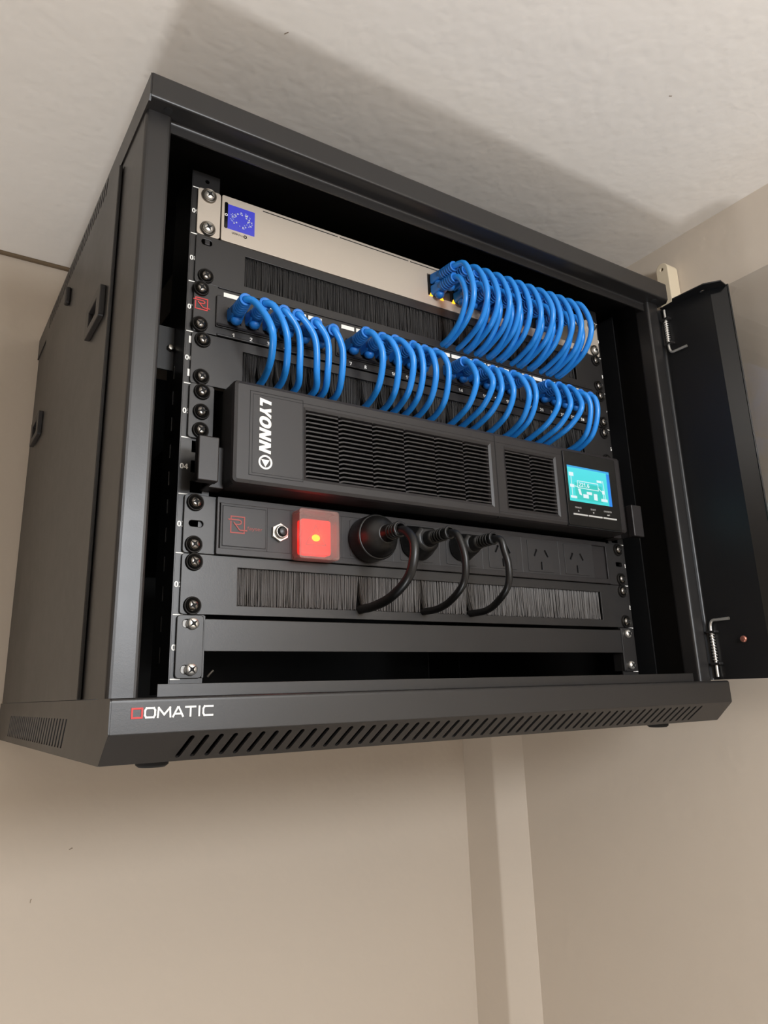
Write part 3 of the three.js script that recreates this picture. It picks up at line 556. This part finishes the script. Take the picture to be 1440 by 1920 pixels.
// ---------------------------------------------------------------- the power strip
const sockX = Array.from({ length: 6 }, (_, i) => -0.0850 + 0.0499 * i);
{
  const zf = 0.004, yb = 0.0893, yt = 0.1326, t = thing('power_strip', 'black rack power strip with six angled pin sockets and a glowing red switch', 'power strip', [0, 2 * U, 0]);
  const body = part('body', [plate(roundRect(-0.2170, 0.2115, yb, yt, 0.0006), [roundRect(-0.2158, 0.2103, yb + 0.0042, yt - 0.0040, 0.0004)], -0.045, zf, 0.0004), box(-0.216, 0.2105, yb + 0.003, yt - 0.003, -0.044, zf - 0.0022)], M.plasticBlack, t);
    const mod = (x0, x1, holes = []) => part('module', plate(roundRect(x0 + 0.00025, x1 - 0.00025, yb + 0.0044, yt - 0.0042, 0.0003), holes, zf - 0.0022, zf - 0.0002, 0.0003), M.socketFace, body);
  const m0 = mod(-0.2145, -0.1765);
  part('badge', plate(roundRect(-0.2127, -0.1783, yb + 0.0066, yt - 0.0064, 0.0004), [], zf - 0.0002, zf + 0.0003, 0.0001), M.plasticBlack, m0);
  part('badge_outline', ['t', 'b', 'l', 'r'].map((k) => k === 't' ? box(-0.2130, -0.1780, yt - 0.0064, yt - 0.0060, zf - 0.0003, zf + 0.0001) : k === 'b' ? box(-0.2130, -0.1780, yb + 0.0062, yb + 0.0066, zf - 0.0003, zf + 0.0001) : k === 'l' ? box(-0.2131, -0.2127, yb + 0.0062, yt - 0.006, zf - 0.0003, zf + 0.0001) : box(-0.1783, -0.1779, yb + 0.0062, yt - 0.006, zf - 0.0003, zf + 0.0001)), M.dark, m0);
  part('emblem', emblem(-0.2066, 0.1062, 0.0108, 0.0125, zf + 0.0003), M.redFaint, m0);
  part('lettering', text('fayser', 0.0034, fontReg, 0.0002, 0.0125).translate(-0.1872, 0.1100, zf + 0.0003), M.redFaint, m0);
  const m1 = mod(-0.1765, -0.1570);
  const nut = part('breaker_nut', [extrude(shapeOf(Array.from({ length: 6 }, (_, k) => [0.0070 * Math.cos(k * Math.PI / 3 + 0.5), 0.0070 * Math.sin(k * Math.PI / 3 + 0.5)])), 0.0022, 0.0004, 2).translate(-0.1664, 0.1094, zf), latheZ([[0.0054, 0.0026], [0.0053, 0.0050], [0.0047, 0.0058], [0.0040, 0.0058], [0.0040, 0.002]], 28).translate(-0.1664, 0.1094, zf)], M.steel, m1);
  part('reset_button', latheZ([[0.0001, 0.0082], [0.0030, 0.0080], [0.0037, 0.0070], [0.0038, 0.0020]], 24).translate(-0.1664, 0.1094, zf), M.cordBlack, nut);
  // red rocker switch under a frosted cover
  const m2 = mod(-0.1570, -0.1100);
  const rk = part('rocker_switch', [plate(roundRect(-0.1505, -0.1255, 0.0935, 0.1205, 0.0015), [], zf - 0.0002, zf + 0.0080, 0.0006)], M.redLens, m2);
  part('neon_light', new THREE.SphereGeometry(0.0031, 16, 10).scale(1.2, 0.9, 0.35).translate(-0.1385, 0.1062, zf + 0.0082), M.neon, rk);
  part('warning_triangle', ribbon([[[-0.1475, 0.1005], [-0.1295, 0.1005], [-0.1385, 0.1165]]], 0.0007, 0.0003, [true]).map((g) => g.translate(0, 0, zf + 0.0080)), M.red, rk);
  const cv = roundRect(-0.1550, -0.1203, 0.0888, 0.1278, 0.0022);
  part('safety_cover', [plate(cv, [roundRect(-0.1537, -0.1216, 0.0901, 0.1265, 0.0014)], zf, zf + 0.0125, 0.0003), plate(cv, [], zf + 0.0120, zf + 0.0134, 0.0005)], M.frosted, m2);
  const RL = new THREE.PointLight(0xff1a10, 0.0025, 0.4); RL.position.set(-0.1385, 0.1075 + Y0, zf + 0.0110); scene.add(RL);
  // sockets: three slots each, two slanted and one upright
  sockX.forEach((x) => {
    const slot = (cx, cy, a) => { const c = Math.cos(a), s = Math.sin(a), w = 0.0013, h = 0.0041; return [[-w, -h], [w, -h], [w, h], [-w, h]].map(([u, v]) => [cx + u * c - v * s, cy + u * s + v * c]); };
    const m = mod(x - 0.02495, x + (x > 0.15 ? 0.0250 : 0.02495), [slot(x - 0.0072, 0.1142, -0.52), slot(x + 0.0072, 0.1142, 0.52), slot(x, 0.1016, 0)]);
    part('socket_face', plate(roundRect(x - 0.0172, x + 0.0172, 0.0958, 0.1264, 0.0012), [slot(x - 0.0072, 0.1142, -0.52), slot(x + 0.0072, 0.1142, 0.52), slot(x, 0.1016, 0)], zf - 0.0004, zf + 0.0004, 0.0002), M.socketFace, m);
    part('socket_contacts', box(x - 0.0120, x + 0.0120, 0.0965, 0.1205, zf - 0.0024, zf - 0.0021), M.dark, m);
  });
  for (const s of [-1, 1]) {
    const x0 = s < 0 ? -EX : 0.2150, x1 = s < 0 ? -0.2160 : EX, c = s * 0.2322;
    const e = part('ear', plate(roundRect(x0, x1, 2 * U + 0.0004, 3 * U - 0.0006, 0.0022), [roundRect(c - 0.0058, c + 0.0058, 2.5 * U - 0.0027, 2.5 * U + 0.0027, 0.0026)], -0.0012, 0.0010, 0.0004), M.black, t);
    part('ear_fold', box(s < 0 ? -0.2185 : 0.2125, s < 0 ? -0.2160 : 0.2150, 2 * U + 0.0004, 3 * U - 0.0006, -0.04, 0.0010, 0.0006), M.black, e);
    for (const k of [0, 1]) screw(e, s * SX - (s < 0 ? 0.0010 : 0), k ? yHigh(3) : yLow(3), 0.0010, M.screwBlack);
    part('rail_edge', box(c + s * -0.0032 - 0.0010, c + s * -0.0032 + 0.0010, 2.5 * U - 0.0027, 2.5 * U + 0.0027, -0.0015, -0.0013), M.black, e);
  }
}

// ---------------------------------------------------------------- the shelf at the bottom
{
  const t = thing('rack_shelf', 'shallow black rack shelf with plain front lip and shiny screws, in the lowest slot', 'shelf', [0, 0, 0]);
  part('front_lip', [plate(roundRect(-0.2236, 0.2246, 0.0192, 0.0414, 0.002), [], -0.0010, 0.0008, 0.0004), box(-0.2215, 0.2215, 0.0385, 0.0400, -0.012, -0.0008)], M.black, t);
  for (const s of [-1, 1]) {
    const x0 = s < 0 ? -0.2427 : 0.2240, x1 = s < 0 ? -0.2240 : 0.2427;
    const hole = (yy) => roundRect(s < 0 ? -0.2395 : 0.2268, s < 0 ? -0.2268 : 0.2395, yy - 0.0033, yy + 0.0033, 0.0031);
    const e = part('ear', plate(roundRect(x0, x1, 0.0008, 0.0438, 0.0022), [hole(yLow(1)), hole(yHigh(1))], -0.0012, 0.0010, 0.0004), M.black, t);
    part('ear_fold', box(s < 0 ? -0.2240 : 0.2226, s < 0 ? -0.2226 : 0.2240, 0.0008, 0.0438, -0.012, 0.0008), M.black, e);
    for (const k of [0, 1]) {
      const yy = k ? yHigh(1) : yLow(1);
      const sc = placed('screw', SCREW.head, M.steel, e, [s * SX + (s < 0 ? 0.0006 : 0), yy, 0.0012], new THREE.Quaternion().setFromAxisAngle(V(0, 0, 1), 0.7 + jit(0.3)));
      const r = new THREE.Mesh(SCREW.recess, M.dark); r.name = 'cross_recess'; sc.add(r);
      part('cage_nut', box(s * SX - 0.0060, s * SX + 0.0045, yy - 0.0028, yy + 0.0028, -0.0014, -0.0004, 0.0004), M.grey, e);
    }
  }
  part('cable_hook', tube([[-0.2195, 0.0012, 0.0010], [-0.2180, 0.0034, 0.0020], [-0.2160, 0.0056, 0.0030]], 0.0009, 10), M.steelDark, t);
}

// ---------------------------------------------------------------- blue patch cables
const bootBody = merged([
  (() => { const g = new RoundedBoxGeometry(0.0128, 0.0112, 0.0150, 3, 0.0022).translate(0, 0, 0.0078); const p = g.attributes.position; for (let i = 0; i < p.count; i++) { const k = 1 - 0.22 * Math.max(0, (p.getZ(i) - 0.006) / 0.0093); p.setX(i, p.getX(i) * k); p.setY(i, p.getY(i) * k); } g.computeVertexNormals(); return g; })(),
  latheZ([[0.0001, 0.0130], [0.0060, 0.0130], [0.0058, 0.0160], [0.0053, 0.0175], [0.0046, 0.0338], [0.0040, 0.0343], [0.0030, 0.0335]], 20),
]); boxUV(bootBody);
const bootRibs = merged(Array.from({ length: 6 }, (_, k) => new THREE.TorusGeometry(0.0054 - k * 0.00013, 0.00062, 6, 24).translate(0, 0, 0.0176 + k * 0.0032))); boxUV(bootRibs);
const latchBall = new THREE.SphereGeometry(0.0041, 18, 12).scale(1.15, 0.95, 1.15).translate(0, -0.0064, 0.0082); boxUV(latchBall);
function patchCable(label, group, base, tip, path, r) {
  const t = thing('patch_cable', label, 'network cable', base, group);
  const q = new THREE.Quaternion().setFromUnitVectors(V(0, 0, 1), V(tip[0] - base[0], tip[1] - base[1], tip[2] - base[2]).normalize());
  const b = placed('boot', bootBody, M.blueBoot, t, base, q);
  for (const [n, g] of [['strain_relief', bootRibs], ['latch_guard', latchBall]]) { const m = new THREE.Mesh(g, M.blueBoot); m.name = n; m.castShadow = m.receiveShadow = true; b.add(m); }
  const d = V(tip[0] - base[0], tip[1] - base[1], tip[2] - base[2]).normalize(), back = [tip[0] - d.x * 0.006, tip[1] - d.y * 0.006, tip[2] - d.z * 0.006];
  part('cable', tube([back, tip, ...path], r, 56, 12), M.blue, t);
}
const bunch = ['first', 'second', 'third', 'fourth'], nth = ['first', 'second', 'third', 'fourth', 'fifth', 'sixth'];
PATCH.forEach(([lean, by, rz, ry, run], i) => {
  const x = portX[i], base = [x, 0.2866, 0.001], tip = [x + lean / 1000, by / 1000 - 0.001, 0.0345], xe = x + run / 1000, z = rz / 1000, y = ry / 1000, xm = (k) => tip[0] + (xe - tip[0]) * k;
  const zp = Math.max(0.0335, z - 0.18 * (run / 1000));
  patchCable(`blue cable in patch panel port ${i + 1}, ${nth[i % 6]} of the ${bunch[Math.floor(i / 6)]} bunch`, 'blue cables in the patch panel', base, tip,
    [...(zp > 0.0375 ? [[xm(0.15), tip[1] - 0.0030, Math.min(zp - 0.001, 0.0400)]] : []), [xm(0.55), y, zp], [xm(0.8), 0.2425, zp * 0.74], [xe, 0.2335, 0.0125], [xe, 0.2300, -0.006], [xe, 0.229, -0.03]], 0.00285);
});
const col = ['first', 'second', 'third', 'fourth', 'fifth', 'sixth', 'seventh', 'eighth', 'ninth', 'tenth', 'eleventh', 'twelfth'];
SWITCH.forEach(([i, top]) => {
  const x = swX[i], yp = top ? 0.3846 : 0.3718, base = [x, yp, 0.000], tip = [x + jit(0.0012), yp - 0.0005 + jit(0.001), 0.0345];
  const z = (top ? 0.0555 : 0.0440) + jit(0.0022), y = (top ? 0.350 : 0.3455) + jit(0.002), xe = x + (top ? 0.0095 : 0.0055) + jit(0.0012), xm = (k) => tip[0] + (xe - tip[0]) * k;
  patchCable(`blue cable in the silver switch, ${top ? 'upper' : 'lower'} row, ${col[i]} port from the left`, 'blue cables in the silver switch', base, tip,
    [[xm(0.18), yp - 0.0045, top ? 0.0465 : 0.0400], [xm(0.5), y, z], [xm(0.78), 0.3290, z * 0.76], [xe, 0.3180, 0.0140], [xe, 0.3145, -0.004], [xe, 0.312, -0.03]], 0.00285);
});

// ---------------------------------------------------------------- black power cords
POWER.forEach(([sx, ex], i) => {
  const zf = 0.0044, cy = 0.1103, label = ['black power cord with big round plug, nearest the glowing red switch', 'black power cord with white print on it, between the round plug and the slimmest plug', 'black power cord with small flat plug, nearest the free sockets'][i];
  const t = thing('power_cable', label, 'power cable', [sx, cy, zf], 'power cords in the power strip'), at = (g, dy = 0) => g.translate(sx, cy + dy, zf);
  let zn;
  if (i === 0) {
    zn = 0.0500;
    const p = part('plug', [at(latheZ([[0.0001, 0], [0.0188, 0], [0.0193, 0.0012], [0.0193, 0.0150], [0.0188, 0.0162], [0.0178, 0.0164]], 40)), at(latheZ([[0.0179, 0.0150], [0.0172, 0.0172], [0.0160, 0.0205], [0.0138, 0.0242], [0.0105, 0.0272], [0.0080, 0.0288], [0.0073, 0.030], [0.0001, 0.030]], 40))], M.cordBlack, t);
    part('strain_relief', [at(latheZ([[0.0074, 0.0280], [0.0072, 0.0325], [0.0058, 0.0335], [0.0052, 0.0490], [0.0044, 0.0495]], 24)), ...[0.036, 0.0400, 0.0440].map((z) => at(new THREE.TorusGeometry(0.0056, 0.0010, 8, 24).translate(0, 0, z))), at(new THREE.TorusGeometry(0.0054, 0.0013, 8, 24).translate(0, 0, 0.0478))], M.cordBlack, p);
  } else {
    zn = i === 1 ? 0.048 : 0.045; const w = i === 1 ? 0.0160 : 0.0125, h = i === 1 ? 0.0125 : 0.0098;
    const o = [[-w * 0.62, h], [w * 0.62, h], [w, h * 0.35], [w * 0.86, -h * 0.55], [w * 0.35, -h], [-w * 0.35, -h], [-w * 0.86, -h * 0.55], [-w, h * 0.35]];
    const g = extrude(shapeOf(fillet([...o, o[0]], 0.003)), 0.0140, 0.0024, 4).translate(0, 0.001, 0.0024), p0 = g.attributes.position;
    for (let k = 0; k < p0.count; k++) { const s = 1 - 0.42 * Math.max(0, (p0.getZ(k) - 0.006) / 0.013) ** 1.5; p0.setX(k, p0.getX(k) * s); p0.setY(k, p0.getY(k) * s + (1 - s) * 0.004); } g.computeVertexNormals();
    const p = part('plug', [at(g), at(latheZ([[0.0075, 0.0150], [0.0066, 0.0240], [0.0052, 0.0275], [0.0001, 0.0275]], 24), 0.002)], M.cordBlack, t);
    part('strain_relief', [at(latheZ([[0.0046, 0.0260], [0.0042, zn], [0.0036, zn + 0.0006]], 20), 0.002), ...[0, 1, 2, 3].map((k) => at(new THREE.TorusGeometry(0.0049, 0.0008, 8, 22).translate(0, 0, 0.0285 + k * 0.0036), 0.002)), at(new THREE.TorusGeometry(0.0047, 0.0011, 8, 22).translate(0, 0, zn - 0.0006), 0.002)], M.cordBlack, p);
  }
  const y = cy + (i ? 0.002 : -0.001), pk = [0.0735, 0.0665, 0.0610][i], r = [0.0037, 0.0030, 0.0030][i], L = (k) => sx + (ex - sx) * k;
  part('cord', tube([[sx, y, zf + zn - 0.012], [sx, y - 0.0003, zf + zn], [L(0.05), y - 0.0035, Math.min(pk - 0.003, zf + zn + 0.0085)], [L(0.2), y - 0.013, pk - 0.0015], [L(0.4), y - 0.0245, pk], [L(0.62), 0.0710, pk * 0.93], [L(0.84), 0.0580, pk * 0.62], [ex, 0.0533, 0.022], [ex, 0.0528, 0.004], [ex, 0.0526, -0.03]], r, 70, 14), M.cordBlack, t);
});

// ---------------------------------------------------------------- beige bracket on the right wall
{
  const t = thing('wall_bracket', 'beige rounded bracket with a hole, on the right wall above the open door', 'bracket', [0.378, 0.40, 0.014]);
  const zc = 0.0138, r = 0.0078, o = [];
  for (let k = 0; k <= 14; k++) { const a = k / 14 * Math.PI; o.push([-zc + r * Math.cos(a), 0.5035 + r * Math.sin(a)]); }
  o.push([-zc - r, 0.40], [-zc + r, 0.40]);
  const h = Array.from({ length: 16 }, (_, k) => [-zc + 0.0030 * Math.cos(k / 16 * (Math.PI * 2)), 0.5035 + 0.0030 * Math.sin(k / 16 * (Math.PI * 2))]);
  part('body', mapped(plate(o, [h], 0, 0.0207, 0.0010), [0, 0, -1], [0, 1, 0], [1, 0, 0], [0.3668, 0, 0]), M.beige, t);
  part('screw_hole', box(0.3855, 0.3862, 0.4998, 0.5072, zc - 0.0036, zc + 0.0036), M.dark, t);
}

renderer.render(scene, camera);
